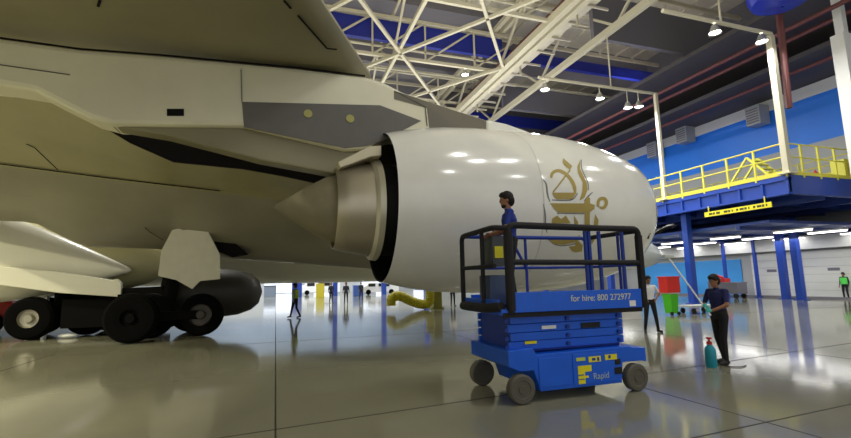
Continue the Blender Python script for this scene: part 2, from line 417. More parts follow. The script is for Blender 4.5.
# wing (outboard of the pylon, overhead)
sec = [(1, .45), (.9, .22), (.6, .02), (.3, 0), (.12, 0), (.06, .02), (.025, .08), (.008, .18), (0, .34), (.004, .5), (.02, .68), (.08, .95), (.3, 1.3), (.6, 1.1), (1, .5)]
vs, fs = [], []; ns = 14; ng = len(sec)
for i in range(ns):
    y = 11.4-34*i/(ns-1); s = 11.4-y
    xl = 2.32-.55*s; xt = -9.5-.3*s; ch = xl-xt
    for (t, zz) in sec: vs.append((xl-t*ch, y, 6.95+.03*s+zz*(.9-.012*s)))
for i in range(ns-1):
    for j in range(ng-1): fs.append((i*ng+j, i*ng+j+1, (i+1)*ng+j+1, (i+1)*ng+j))
fs += [tuple(range(ng)), tuple((ns-1)*ng+j for j in range(ng))]
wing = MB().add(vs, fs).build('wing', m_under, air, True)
def on_wing(px, py):   # a point on the flat lower skin
    r = ray(px, py); t = (6.95+.03*11.4-H)/(r.z+.03*r.y); return Vector((0, 0, H))+r*t
g = MB()
for pl in ([(298, 15), (327, 48), (337, 49)], [(284, 0), (291, 8)], [(100, 0), (98, 6)]):
    P = [on_wing(*q) - Vector((0, 0, .012)) for q in pl]
    g = MB()
    for a, b in zip(P, P[1:]): g.bar(a, b, .045, .012)
    g.build('slat_gap', m_seal_shade, wing)
# pylon
Yp = 10.6
def prismY(px_poly, y0, y1, mb=None, mi=0):
    mb = mb or MB()
    pts = [(gy(a, b, Yp).x, gy(a, b, Yp).z) for a, b in px_poly]
    return mb.prism(pts, lambda a, b: (a, y0, b), lambda a, b: (a, y1, b), mi)
top = [(-45, 32), (0, 38), (80, 49), (160, 55), (300, 68), (365, 76)]
py = prismY(top + [(385, 82), (402, 91), (440, 104), (486, 119), (505, 125), (524, 134), (500, 140), (430, 138), (392, 136), (368, 149), (345, 150), (245, 126), (113, 124), (90, 118), (70, 108), (35, 90), (0, 84), (-45, 80)], 10.6, 11.4)
pyl = py.build('pylon', m_pylon, air, bevel=.10)
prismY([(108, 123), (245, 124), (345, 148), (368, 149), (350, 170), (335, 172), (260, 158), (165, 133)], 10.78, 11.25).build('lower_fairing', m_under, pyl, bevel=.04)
prismY([(242, 102), (380, 105.5), (421, 121), (398, 133), (385, 140), (366, 146), (345, 148), (244, 127)], 10.585, 10.62).build('heat_panel', m_dgrey, pyl)
prismY([(394, 91), (404, 94), (440, 106), (486, 121), (486, 133), (430, 133), (427, 108), (394, 99)], 10.585, 10.62).build('front_panel', mat('brown grey panel', (110, 104, 92), .5), pyl)
prismY([(486, 120), (505, 124), (530, 133), (530, 142), (486, 142)], 10.5, 11.5).build('nose_fairing', m_white, pyl, bevel=.1)
prismY([(167, 109), (184, 109), (184, 116), (167, 116)], 10.585, 10.62).build('vent', m_seal_shade, pyl)
for a in ((308, 114), (350, 119)):
    q = gy(a[0], a[1], Yp); MB().tube([(q.x, 10.565, q.z), (q.x, 10.6, q.z)], .1, 16).build('access_cap', mat('brass cap', (170, 165, 95), .5), pyl)
g = MB()
for pl in ([(-20, 62), (0, 65), (70, 75)], [(241, 70), (242, 102)], [(394, 91), (425, 107), (427, 126)]):
    P = [gy(a, b, Yp)+Vector((0, -.012, 0)) for a, b in pl]
    g = MB()
    for a, b in zip(P, P[1:]): g.bar(a, b, .03, .015)
    g.build('seam', mat('seam', (96, 92, 78), .7), pyl)
g = MB(); P = [gy(a, b, Yp)+Vector((0, .0, 0)) for a, b in top[:]]
for a, b in zip(P, P[1:]): g.bar(a, b, .03, .035)
g.build('wing_joint_seal', m_seal_shade, pyl)
# nacelle
YC, ZC = 11.0, 3.6
NAC = [(2.45, 1.86), (2.7, 1.92), (3.2, 2.03), (3.9, 2.13), (4.7, 2.18), (5.4, 2.2), (5.785, 2.2), (5.80, 2.198), (5.815, 2.2), (6.4, 2.2), (7.2, 2.165), (8.0, 2.07), (8.7, 1.93), (9.25, 1.78), (9.62, 1.64), (9.82, 1.5), (9.85, 1.42), (9.77, 1.34), (9.3, 1.28), (8.6, 1.3), (7.6, 1.4)]
OUT = NAC[:17]
g = MB(); g.lathe(NAC, (0, YC, ZC), n=128, mis=[0]*6+[3, 3]+[0]*6+[1]*6)
g.lathe([(2.45, 1.86), (2.47, 1.82), (3.0, 1.84), (4.6, 1.8), (4.6, 1.0)], (0, YC, ZC), n=96, mi=2)
nac = g.build('engine_nacelle', [m_white, mat('polished lip', (205, 205, 205), .2, .5), m_dark, mat('cowl seam', (196, 195, 190), .3)], air, True)
MB().lathe([(7.6, .02), (7.6, 1.4)], (0, YC, ZC), n=48).build('fan', m_dark, nac)
MB().lathe([(8.4, .01), (8.2, .15), (7.6, .42)], (0, YC, ZC), n=32).build('spinner', m_dgrey, nac, True)
ZN = 3.54
MB().lathe([(4.6, 1.15), (2.34, 1.15), (2.33, 1.27), (2.2, 1.25), (2.12, 1.17)], (0, YC, ZN), n=72, mis=[1, 0, 0, 0]).build('core_cowl_ring', [mat('pale metal ring', (205, 200, 182), .35, .5), m_dark], nac, True)
MB().lathe([(2.2, 1.16), (2.0, 1.13), (1.6, 1.06), (1.3, .98), (1.28, .96), (1.3, .93), (1.7, .95)], (0, YC, ZN), n=72).build('core_nozzle', m_tit, nac, True)
MB().lathe([(1.7, .86), (1.45, .86), (1.1, .76), (.8, .6), (.45, .38), (.1, .16), (-.05, .06), (-.08, .005)], (0, YC, ZN), n=56).build('exhaust_plug', m_plug, nac, True)
MB().lathe([(1.6, .85), (1.6, .96)], (0, YC, ZN), n=56).build('nozzle_gap', m_dark, nac)
# shelf fairing between pylon and core nozzle
prismY([(336, 166), (366, 151), (378, 150), (378, 160), (368, 161), (338, 172)], 10.2, 11.6).build('shelf_fairing', mat('warm beige metal', (205, 196, 170), .4, .3), nac, bevel=.02)
# surface point of the nacelle along a sight line -> (x, theta)
def nr(x):
    return interp(OUT[:15], x)
def on_nac(px, py, off=.004):
    r = ray(px, py); o = Vector((0, 0, H)); t = 7.0; prev = None
    while t < 16:
        p = o + r*t
        d = math.hypot(p.y-YC, p.z-ZC) - (nr(p.x) if 2.45 < p.x < 9.5 else 0)
        if d < off: return p
        t += max(.002, d*.3)
    return p
def decal(polys, name, m, thick=.004):
    import bmesh
    g = MB()
    for pl in polys:
        # triangulate finely through a scan grid: subdivide polygon edges, then fill
        from mathutils.geometry import tessellate_polygon
        pts = []
        for i in range(len(pl)):
            a, b = pl[i], pl[(i+1) % len(pl)]; L = math.hypot(a[0]-b[0], a[1]-b[1]); n = max(1, int(L/5))
            for q in range(n): pts.append((a[0]+(b[0]-a[0])*q/n, a[1]+(b[1]-a[1])*q/n))
        tris = [tuple(pts[k_] for k_ in t) for t in tessellate_polygon([[Vector((p[0], p[1], 0)) for p in pts]])]
        out = []
        while tris:
            a, b, c = tris.pop(); e_ = [((a[0]-b[0])**2+(a[1]-b[1])**2, a, b, c), ((b[0]-c[0])**2+(b[1]-c[1])**2, b, c, a), ((c[0]-a[0])**2+(c[1]-a[1])**2, c, a, b)]
            L2, p, q, o_ = max(e_)
            if L2 > 9: mdl = ((p[0]+q[0])/2, (p[1]+q[1])/2); tris += [(p, mdl, o_), (mdl, q, o_)]
            else: out.append((a, b, c))
        idx = {}; vv = []; ff = []
        for t in out:
            f = []
            for p in t:
                kk = (round(p[0], 4), round(p[1], 4))
                if kk not in idx:
                    w_ = on_nac(*p); n_ = Vector((0, w_.y-YC, w_.z-ZC)).normalized(); rr_ = nr(w_.x)+thick
                    idx[kk] = len(vv); vv.append((w_.x, YC+n_.y*rr_, ZC+n_.z*rr_))
                f.append(idx[kk])
            ff.append(tuple(f))
        g.add(vv, ff)
    return g.build(name, m, nac)
def LG(x, y): return (535+x/3.9875, 150+y/3.9875)
def stroke(pts, wd):
    for _ in range(2):                     # round the centre line off
        W = wd if isinstance(wd, list) else [wd]*len(pts)
        a_, b_ = [pts[0]], [W[0]]
        for i in range(len(pts)-1):
            p, q = pts[i], pts[i+1]
            for t in (.25, .75): a_.append((p[0]+(q[0]-p[0])*t, p[1]+(q[1]-p[1])*t)); b_.append(W[i]+(W[i+1]-W[i])*t)
        pts, wd = a_+[pts[-1]], b_+[W[-1]]
    L_, R_ = [], []
    for i, p in enumerate(pts):
        a = pts[max(i-1, 0)]; b = pts[min(i+1, len(pts)-1)]; d = Vector((b[0]-a[0], b[1]-a[1])).normalized()
        ww = wd if not isinstance(wd, list) else wd[i]
        L_.append((p[0]-d.y*ww/2, p[1]+d.x*ww/2)); R_.append((p[0]+d.y*ww/2, p[1]-d.x*ww/2))
    return L_+R_[::-1]
gold = [
 stroke([(64, 112), (66, 95), (80, 83), (100, 82), (125, 96), (145, 120), (158, 148), (160, 172)], [8, 13, 12, 12, 12, 14, 14, 8]),
 [(112, 33), (124, 43), (148, 64), (139, 80), (118, 62), (110, 48)],
 stroke([(140, 80), (105, 125), (72, 168)], 6),
 [(68, 170), (165, 170), (150, 196), (88, 197), (76, 188)],
 [(180, 40), (168, 66), (171, 92), (190, 130), (188, 165), (177, 200), (197, 190), (209, 158), (206, 132), (187, 92), (179, 74)],
 [(60, 212), (194, 213), (208, 186), (219, 192), (219, 213), (238, 219), (236, 235), (218, 247), (218, 300), (198, 312), (198, 250), (92, 249), (76, 234)],
 stroke([(252, 226), (250, 205), (262, 192), (280, 194), (286, 212), (276, 230), (262, 232), (258, 218), (270, 208)], [10, 12, 13, 13, 13, 12, 10, 7, 4]),
 [(66, 292), (68, 274), (88, 261), (104, 276), (122, 261), (142, 292)],
 [(155, 262), (172, 288), (170, 306), (158, 300)],
 [(240, 255), (253, 280), (247, 322), (234, 302)],
 [(42, 345), (60, 350), (160, 350), (180, 338), (165, 366), (118, 378), (78, 376)],
 [(133, 385), (160, 382), (163, 352), (190, 380), (186, 404), (160, 408), (146, 402)],
 [(205, 350), (232, 340), (238, 358), (224, 378), (206, 374)],
]
grey = [stroke([(32, 118), (46, 134), (49, 180), (60, 206)], [3, 7, 7, 3]), stroke([(34, 216), (42, 262), (40, 300), (48, 330)], [3, 7, 7, 3]),
        stroke([(230, 168), (212, 184), (196, 204)], [3, 7, 4]), stroke([(68, 199), (110, 202), (152, 200), (170, 172)], 4), stroke([(88, 252), (150, 253), (196, 254)], 4),
        stroke([(46, 350), (80, 380), (120, 383), (166, 372)], 4), stroke([(184, 38), (184, 68), (192, 90), (212, 130), (213, 160)], 4)]
decal([[LG(*p) for p in pl] for pl in gold], 'emblem', m_gold, .009)
decal([[LG(*p) for p in pl] for pl in grey], 'emblem_outline', m_goldo)
decal([[(650, 233), (652, 232), (651.5, 238), (654, 240), (651, 243), (651, 247), (649, 247), (649, 241), (647, 238)]], 'warning_mark', m_dark)
# inner wing and belly fairing (loft), behind the pylon
Rows = [
 (11.9, [(-80, 40), (0, 60), (60, 92), (130, 118), (173, 140), (243, 150), (300, 158), (440, 180)]),
 (12.0, [(-80, 60), (0, 84), (60, 106), (92, 122), (130, 139), (173, 157), (243, 165), (282, 172), (320, 180), (440, 190)]),
 (13.2, [(-80, 105), (0, 122), (70, 140), (150, 168), (243, 180), (330, 190), (440, 200)]),
 (15.0, [(-80, 152), (0, 163), (100, 176), (220, 190), (340, 205), (440, 212)]),
 (15.1, [(-80, 155), (0, 166), (100, 179), (220, 193), (340, 207), (440, 214)]),
 (16.8, [(-80, 192), (0, 196), (60, 202), (150, 222), (243, 232), (340, 240), (440, 246)]),
 (18.3, [(-80, 216), (0, 220), (33, 221), (84, 245), (160, 248), (225, 256), (259, 259), (370, 268), (440, 270)]),
 (18.8, [(-80, 217), (0, 221), (33, 222), (84, 247), (160, 249), (225, 258), (259, 261), (370, 269), (440, 272)]),
 (19.3, [(-80, 205), (0, 208), (33, 210), (84, 234), (160, 236), (225, 246), (259, 250), (370, 262), (440, 266)]),
 (20.5, [(-80, 150), (0, 150), (440, 180)]),
]
cols = list(range(-80, 441, 13)); vs = []; fs = []
for (Y, pl) in Rows:
    for c in cols: vs.append(gy(c, interp(pl, c), Y))
nc = len(cols)
for i in range(len(Rows)-1):
    for j in range(nc-1): fs.append((i*nc+j, i*nc+j+1, (i+1)*nc+j+1, (i+1)*nc+j))
g = MB(); g.add(vs, fs); g.m = [0 if i//(nc-1) < 4 else 1 for i in range(len(fs))]  # tones above and below the seam paint in the fall of light
inner = g.build('inner_wing', [mat('olive grey lit tone', (158, 152, 116), .4, var=.1, vscale=.5), mat('lower grey shaded tone', (150, 145, 126), .36, var=.1, vscale=.5)], air, True)
def seam_on(pl, Y, wd, mb=None):
    mb = MB()
    P = [gy(a, b, Y) for a, b in pl]
    for a, b in zip(P, P[1:]): mb.bar(a, b, wd, .02)
    mb.build('panel_seam', m_seal_shade, inner)
seam_on([(-80, 153), (0, 164), (100, 177), (220, 191)], 14.98, .05)
seam_on([(0, 132), (35, 148), (58, 170)], 13.9, .03); seam_on([(128, 214), (150, 232), (163, 240)], 17.2, .03)
# dark sheet painting in the shade of the slot above the inner wing
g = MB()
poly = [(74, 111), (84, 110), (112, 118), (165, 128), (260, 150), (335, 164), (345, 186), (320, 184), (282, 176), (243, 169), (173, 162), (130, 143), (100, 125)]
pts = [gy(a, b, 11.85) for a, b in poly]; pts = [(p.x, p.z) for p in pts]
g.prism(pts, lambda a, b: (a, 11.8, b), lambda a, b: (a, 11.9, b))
MB.build(g, 'slot_shade', m_seal_shade, air)
# fuselage
FY, FZ = 24.5, 4.45
prof = [(-38, .3), (-30, 1.4), (-20, 2.4), (-12, 2.68), (10, 2.68), (14, 2.5), (18, 2.1), (21, 1.6)]
vs = []; fs = []; n = 64
def fz(x): return FZ if x < 12 else FZ - (x-12)*.10
for x, r in prof:
    for j in range(n): a = 2*PI*j/n; vs.append((x, FY+r*math.cos(a), fz(x)+r*math.sin(a)))
for i in range(len(prof)-1):
    for j in range(n): fs.append((i*n+j, i*n+(j+1) % n, (i+1)*n+(j+1) % n, (i+1)*n+j))
fus = MB().add(vs, fs).build('fuselage', m_belly, air, True)
rn = [(21, 1.6), (22.4, 1.42), (23.6, 1.16), (24.4, .84), (24.85, .48), (25.0, .02)]
vs = []; fs = []
for x, r in rn:
    for j in range(n): a = 2*PI*j/n; vs.append((x, FY+r*math.cos(a), fz(x)+r*.85*math.sin(a)))
for i in range(len(rn)-1):
    for j in range(n): fs.append((i*n+j, i*n+(j+1) % n, (i+1)*n+(j+1) % n, (i+1)*n+j))
MB().add(vs, fs).build('radome', mat('gloss pale grey', (190, 196, 192), .12, coat=.5), fus, True)
# belly fairing bulge behind the gear
q = gy(118, 268, 21.0)
MB().lathe([(-7, 1.1), (-3.2, 1.25), (-1.2, 1.2), (0, 1.08), (.8, .85), (1.4, .55), (1.75, .2), (1.8, .01)], (q.x+.1, 21.4, q.z+.2), n=40).build('rear_belly_fairing', mat('greenish cream paint', (214, 208, 160), .35), air, True)
q = gy(128, 270, 19.6)
vs = []; fs = []; n = 40; pr = [(-10, 2.3, 1.5), (-7, 2.1, 1.35), (-5, 1.75, 1.2), (-3, 1.2, .9), (-1.6, .7, .55), (-.5, .27, .25), (-.1, .1, .1), (0, .01, .01)]
for t, rz, ry in pr:
    for k_ in range(n): a = 2*PI*k_/n; vs.append((q.x+t, 19.9+.15+ry*math.cos(a), q.z+(-t)*.115+rz*math.sin(a)*1.05))
for i in range(len(pr)-1):
    for k_ in range(n): fs.append((i*n+k_, i*n+(k_+1) % n, (i+1)*n+(k_+1) % n, (i+1)*n+k_))
MB().add(vs, fs).build('front_belly_fairing', m_belly, air, True)
# landing gear
gear = MB()
def P(px, Y, z): q = gy(px, 300, Y); return Vector((q.x, Y, z))
gear.bar(P(200, 17.9, .75), P(140, 17.4, .75), .3); gear.bar(P(30, 20.0, .75), P(95, 20.6, .75), .3)
gear.tube([P(165, 18, .75), P(178, 19.5, 4.3)], .28, 14); gear.tube([P(62, 20.3, .75), P(75, 21, 4.0)], .28, 14)
gear.bar(P(165, 18.2, 1.6), P(70, 20.6, 1.5), .3); gear.bar(P(60, 20.9, 1.3), P(170, 19.4, 1.3), .55)
gear.box((P(70, 21.6, 0).x, 21.2, .3), (P(165, 21.2, 0).x, 22.6, 1.7)); gear.box((P(66, 19.6, 0).x, 19.3, .35), (P(120, 19.3, 0).x, 20.6, 1.35)); gear.box((P(120, 18.6, 0).x, 18.3, .3), (P(172, 18.3, 0).x, 19.4, 1.5))  # near-black boxes fill the dark area between the wheels
gr = gear.build('landing_gear', m_ddark, air)
def wheel(px, Y, r, hub=.5, hm=m_hub):
    c = P(px, Y, r); w2 = .26; k_ = MB()
    k_.lathe([(-w2*.9, r*hub), (-w2, r*.62), (-w2*.92, r*.86), (-w2*.6, r*.97), (0, r), (w2*.6, r*.97), (w2*.92, r*.86), (w2, r*.62), (w2*.9, r*hub)], c, 'Y', 40, 0)
    k_.lathe([(-w2*.9, r*hub), (-w2*.5, r*hub*.9), (-w2*.45, r*.22), (-w2*1.0, r*.17), (-w2, .01)], c, 'Y', 32, 1)
    k_.lathe([(w2*.9, r*hub), (w2*.5, r*hub*.8), (w2*.5, .01)], c, 'Y', 24, 1)
    k_.build('wheel', [m_tyre, hm], gr, True)
m_hubd = mat('dull wheel hub', (84, 80, 74), .6)
for a in ((202, 17.9, .74, .5, m_hubd), (133, 16.6, .78, .35, m_ddark), (152, 17.9, .76, .4, m_ddark), (33, 19.4, .74, .42, m_hub), (89, 20.4, .72, .4, m_hubd), (192, 19.6, .74, .4, m_ddark), (45, 21.6, .72, .4, m_ddark), (110, 22, .72, .4, m_ddark)): wheel(*a)
# grey trapezoid gear door
pl = [(172, 230), (180, 228), (182, 230), (207, 229), (220, 255), (220, 279), (200, 281), (192, 289), (176, 280), (158, 276), (161, 251)]
pts = [(gy(a, b, 17).x, gy(a, b, 17).z) for a, b in pl]
MB().prism(pts, lambda a, b: (a, 17, b), lambda a, b: (a, 17.09, b)).build('gear_door', mat('gear door grey', (232, 228, 204), .4, var=.04), air, bevel=.01)
pl = [(-70, 258), (0, 266), (60, 272), (113, 280), (118, 279), (122, 283), (122, 297), (60, 293), (0, 285), (-70, 278)]
pts = [(gy(a, b, 19).x, gy(a, b, 19).z) for a, b in pl]
MB().prism(pts, lambda a, b: (a, 18.9, b), lambda a, b: (a, 19.1, b)).build('long_gear_door', m_belly, air, bevel=.03)
pl = [(203, 228), (222, 234), (236, 244), (248, 254), (232, 257), (214, 250)]
pts = [(gy(a, b, 17.5).x, gy(a, b, 17.5).z) for a, b in pl]
MB().prism(pts, lambda a, b: (a, 17.5, b), lambda a, b: (a, 17.9, b)).build('gear_bay_shade', m_seal_shade, air)  # dark solid painting in the shade of the open bay
# dark rounded pod behind the wheels
q = gy(262, 293, 19.5)
MB().lathe([(-3.4, .01), (-3.4, .95), (-1.6, .95), (-.9, .88), (-.4, .7), (-.12, .45), (0, .02)], (q.x, 19.8, 1.45), n=40).build('gear_pod', mat('dark grey pod', (62, 60, 54), .5), air, True)

# ------------------------------------------------------------------ scissor lift
lift = tag(empty('scissor_lift', (4.4, 6.5, 0)), 'blue scissor lift with black padded guardrails parked in front of the engine', 'lift')
XA, XB, YA, YB = 3.02, 5.6, 5.9, 7.2
ch = MB()
XA = 3.16
side = [(XA, .52), (XA+.18, .44), (3.56, .44), (3.66, .14), (5.1, .14), (5.14, .44), (5.5, .44), (5.6, .42), (5.6, .64), (5.32, .66), (5.3, .68), (3.62, .66), (3.56, .76), (XA, .74)]
ch.prism(side, lambda a, b: (a, YA, b), lambda a, b: (a, YB, b))
chs = ch.build('chassis', m_blue, lift, bevel=.012)
MB().box((3.64, YA-.012, .2), (4.16, YA, .6)).build('access_panel', m_blue, chs, bevel=.005)
MB().box((4.22, YA-.012, .18), (5.06, YA, .62)).build('access_panel', m_blue, chs, bevel=.005)
MB().box((4.98, YA-.02, .42), (5.08, YA-.012, .5)).build('socket', m_dark, chs)
MB().box((4.96, YA-.02, .28), (5.1, YA-.012, .38)).build('socket', m_dark, chs)
# stickers
MB().box((4.28, YA-.018, .52), (4.44, YA-.0125, .57)).build('sticker', mat('sticker pale', (190, 205, 90), .5), chs, label='pale green sticker')
for (a, b, c, d, prints) in ((4.50, .49, 4.72, .57, ((4.56, .51, 4.62, .55), (4.65, .50, 4.69, .555))), (4.80, .50, 5.02, .58, ((4.86, .52, 4.9, .57),))):
    g = MB().box((a, YA-.018, b), (c, YA-.0125, d))
    for (a, b, c, d) in prints: g.box((a, YA-.020, b), (c, YA-.0175, d), 1)
    g.build('sticker', [m_yel, m_blued], chs, label='yellow warning sticker')
g = MB(); g.box((4.30, YA-.018, .19), (4.42, YA-.0125, .45), 0); g.box((4.42, YA-.018, .36), (4.54, YA-.0125, .45), 0)
g.box((4.42, YA-.018, .27), (4.48, YA-.0125, .30), 0)
g.box((4.30, YA-.0195, .31), (4.40, YA-.018, .325), 1); g.box((4.30, YA-.0195, .25), (4.40, YA-.018, .262), 1)
g.build('logo_block', [m_yel, m_blued], chs)
def text(s, size, x, y, z, name, m, parent, bold=.0):
    cu = bpy.data.curves.new(name, 'FONT'); cu.body = s; cu.size = size; cu.extrude = .0015; cu.offset = bold
    t = bpy.data.objects.new(name, cu); C.objects.link(t); bpy.context.view_layer.update()
    me = bpy.data.meshes.new_from_object(t.evaluated_get(bpy.context.evaluated_depsgraph_get())); bpy.data.objects.remove(t)
    me.transform(Matrix.Rotation(PI/2, 4, 'X')); me.materials.clear(); me.materials.append(m)
    o = bpy.data.objects.new(name, me); C.objects.link(o); o.parent = parent; o.location = Vector((x, y, z))-worldloc(parent); return o
text('Rapid', .13, 4.56, YA-.018, .24, 'lettering', mat('lettering pale', (170, 190, 200), .5), chs)
# scissor stack
sc = MB()
for i in range(4):
    z = .72+.125*i
    sc.box((3.24+.04*(i % 2), YA+.12, z), (5.3, YA+.17, z+.118)); sc.box((3.24, YB-.17, z), (5.3, YB-.12, z+.105)); 
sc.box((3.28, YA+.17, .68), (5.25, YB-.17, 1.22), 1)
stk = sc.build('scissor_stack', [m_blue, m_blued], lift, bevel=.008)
for i in range(4):
    for x in (3.2, 4.25, 5.2): MB().tube([(x, YA+.09, .77+.125*i), (x, YA+.12, .77+.125*i)], .032, 12).build('pivot_pin', m_blued, stk)
MB().box((3.8, YA+.108, 1.0), (4.05, YA+.118, 1.05)).build('white_label', m_wh, stk)
MB().box((3.5, YA+.106, .80), (3.7, YA+.116, .84)).build('yellow_label', m_yel, stk)
MB().box((4.5, YA+.106, .98), (4.85, YA+.116, 1.06)).build('name_plate', m_dark, stk)
# platform
pf = MB(); pf.box((3.08, YA, 1.24), (5.62, YB, 1.32)); pf.box((3.2, YA-.03, 1.27), (5.58, YA, 1.56)); pf.box((3.2, YB, 1.3), (5.6, YB+.03, 1.5)); pf.box((5.58, YA, 1.3), (5.62, YB, 1.5)); pf.box((3.06, YA+.05, 1.3), (3.09, YB-.05, 1.46))
pfo = pf.build('platform', m_blue, lift, bevel=.006)
MB().box((3.1, YA-.005, 1.2), (5.6, YA+.005, 1.27)).build('kick_strip', m_foam, pfo)
text('for hire: 800 272977', .135, 4.24, YA-.032, 1.40, 'lettering', mat('lettering cream', (215, 215, 180), .5), pfo)
MB().box((5.33, YA-.034, 1.29), (5.45, YA-.031, 1.38)).build('white_label', m_wh, pfo)
# guardrail: black padded
g = MB(); R = .042
def rounded(pts, n=5, r=.12):
    out = [Vector(pts[0])]
    for a, b, c in zip(pts, pts[1:], pts[2:]):
        a, b, c = Vector(a), Vector(b), Vector(c); p = b+(a-b).normalized()*r; q = b+(c-b).normalized()*r
        for i in range(n+1): t = i/n; out.append(p*(1-t)**2+b*2*t*(1-t)+q*t*t)
    out.append(Vector(pts[-1])); return out
g.tube(rounded([(3.24, YA, 1.26), (3.24, YA, 2.55), (4.72, YA, 2.53)]), R+.01)
g.tube(rounded([(4.72, YA, 2.53), (5.64, YA, 2.53), (5.64, YA, 1.26)]), R+.008)
g.tube([(3.24, YA, 1.3), (3.24, YA, 2.45)], .068); g.tube([(5.64, YA, 1.3), (5.64, YA, 2.42)], .062)
g.tube([(3.24, YA, 2.0), (5.64, YA, 1.98)], R)
g.tube(rounded([(3.24, YA, 2.5), (3.05, YA+.1, 2.52), (3.05, YB, 2.5), (3.05, YB, 1.3)]), R)
g.tube([(3.05, YA+.1, 1.95), (3.05, YB, 1.95)], R*.8)
g.tube([(3.05, YA+.5, 2.5), (3.05, YA+.5, 1.3)], R*.8)
g.tube(rounded([(3.1, YA+.02, 1.36), (3.0, YA+.3, 1.33), (3.0, YB-.1, 1.33)]), .07)
g.tube([(5.64, YA, 2.5), (5.64, YB, 2.5)], R)
g.build('padded_guardrail', m_foam, lift, True)
g = MB(); R2 = .026
g.tube(rounded([(3.05, YB, 2.5), (5.62, YB, 2.5), (5.62, YB, 1.3)]), R2+.01); g.tube([(3.05, YB, 1.95), (5.62, YB, 1.95)], R2)
for x in (4.3,): g.tube([(x, YB, 1.32), (x, YB, 2.5)], R2)
for x in (4.62, 4.69, 4.88, 5.33): g.tube([(x, YA+.03, 1.5), (x, YA+.03, 2.48)], R2+.006)
g.tube([(5.62, YA+.45, 1.3), (5.62, YA+.45, 2.5)], R2); g.tube([(5.62, YA, 1.95), (5.62, YB, 1.95)], R2)
g.tube([(4.0, YB-.02, 2.46), (4.28, YB-.02, 1.96)], R2)
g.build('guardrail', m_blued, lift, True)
# control box on the rail, left end
g = MB(); g.box((3.16, 6.25, 1.95), (3.36, 6.6, 2.42), 0); g.box((3.19, 6.236, 2.08), (3.33, 6.25, 2.26), 1); g.tube([(3.26, 6.4, 2.42), (3.26, 6.4, 2.52)], .018, 8, 0)
g.build('control_box', [mat('control box grey', (70, 74, 84), .5), m_yel], lift)
g = MB(); g.box((3.12, 6.3, 1.34), (3.4, 6.7, 1.82)); g.build('battery_box', mat('greyish blue box', (60, 76, 110), .5), lift, bevel=.02)
for (x, y) in ((3.34, YA+.0), (5.36, YA+.0), (3.34, YB), (5.36, YB)):
    s_ = -1 if y < 6.5 else 1; k_ = MB(); yy = y+(.0 if s_ < 0 else 0); r = .205
    a0, a1 = (yy-.06, yy+.08) if s_ < 0 else (yy-.08, yy+.06)
    k_.lathe([(a0, .01), (a0, .06), (a0+.012, .065), (a0+.012, .12), (a0, .13), (a0, .185), (a0+.02, r), (a1-.02, r), (a1, .185), (a1, .01)], (x, 0, r), 'Y', 36)
    k_.build('wheel', m_grwheel, lift, True)

# ------------------------------------------------------------------ people
def capsule(mb, p0, r0, p1, r1, n=14):
    p0, p1 = Vector(p0), Vector(p1); d = p1-p0; L = d.length
    if L < 1e-5: mb.ball(p0, r0, n=8); return
    d.normalize(); a = d.orthogonal().normalized(); b = d.cross(a); rings = []
    for i in range(5): t = PI/2*(1-i/4); rings.append((-math.sin(t)*r0, max(.0005, math.cos(t)*r0)))
    for i in range(5): t = PI/2*i/4; rings.append((L+math.sin(t)*r1, max(.0005, math.cos(t)*r1)))
    vs = [p0+d*t+(a*math.cos(2*PI*j/n)+b*math.sin(2*PI*j/n))*q for t, q in rings for j in range(n)]
    fs = [(i*n+j, i*n+(j+1) % n, (i+1)*n+(j+1) % n, (i+1)*n+j) for i in range(9) for j in range(n)]
    fs += [tuple(range(n-1, -1, -1)), tuple(9*n+j for j in range(n))]; mb.add(vs, fs)
def segd(p, a, b):
    d = b-a; t = max(0, min(1, (p-a).dot(d)/max(1e-9, d.length_squared))); return (p-a-d*t).length, t
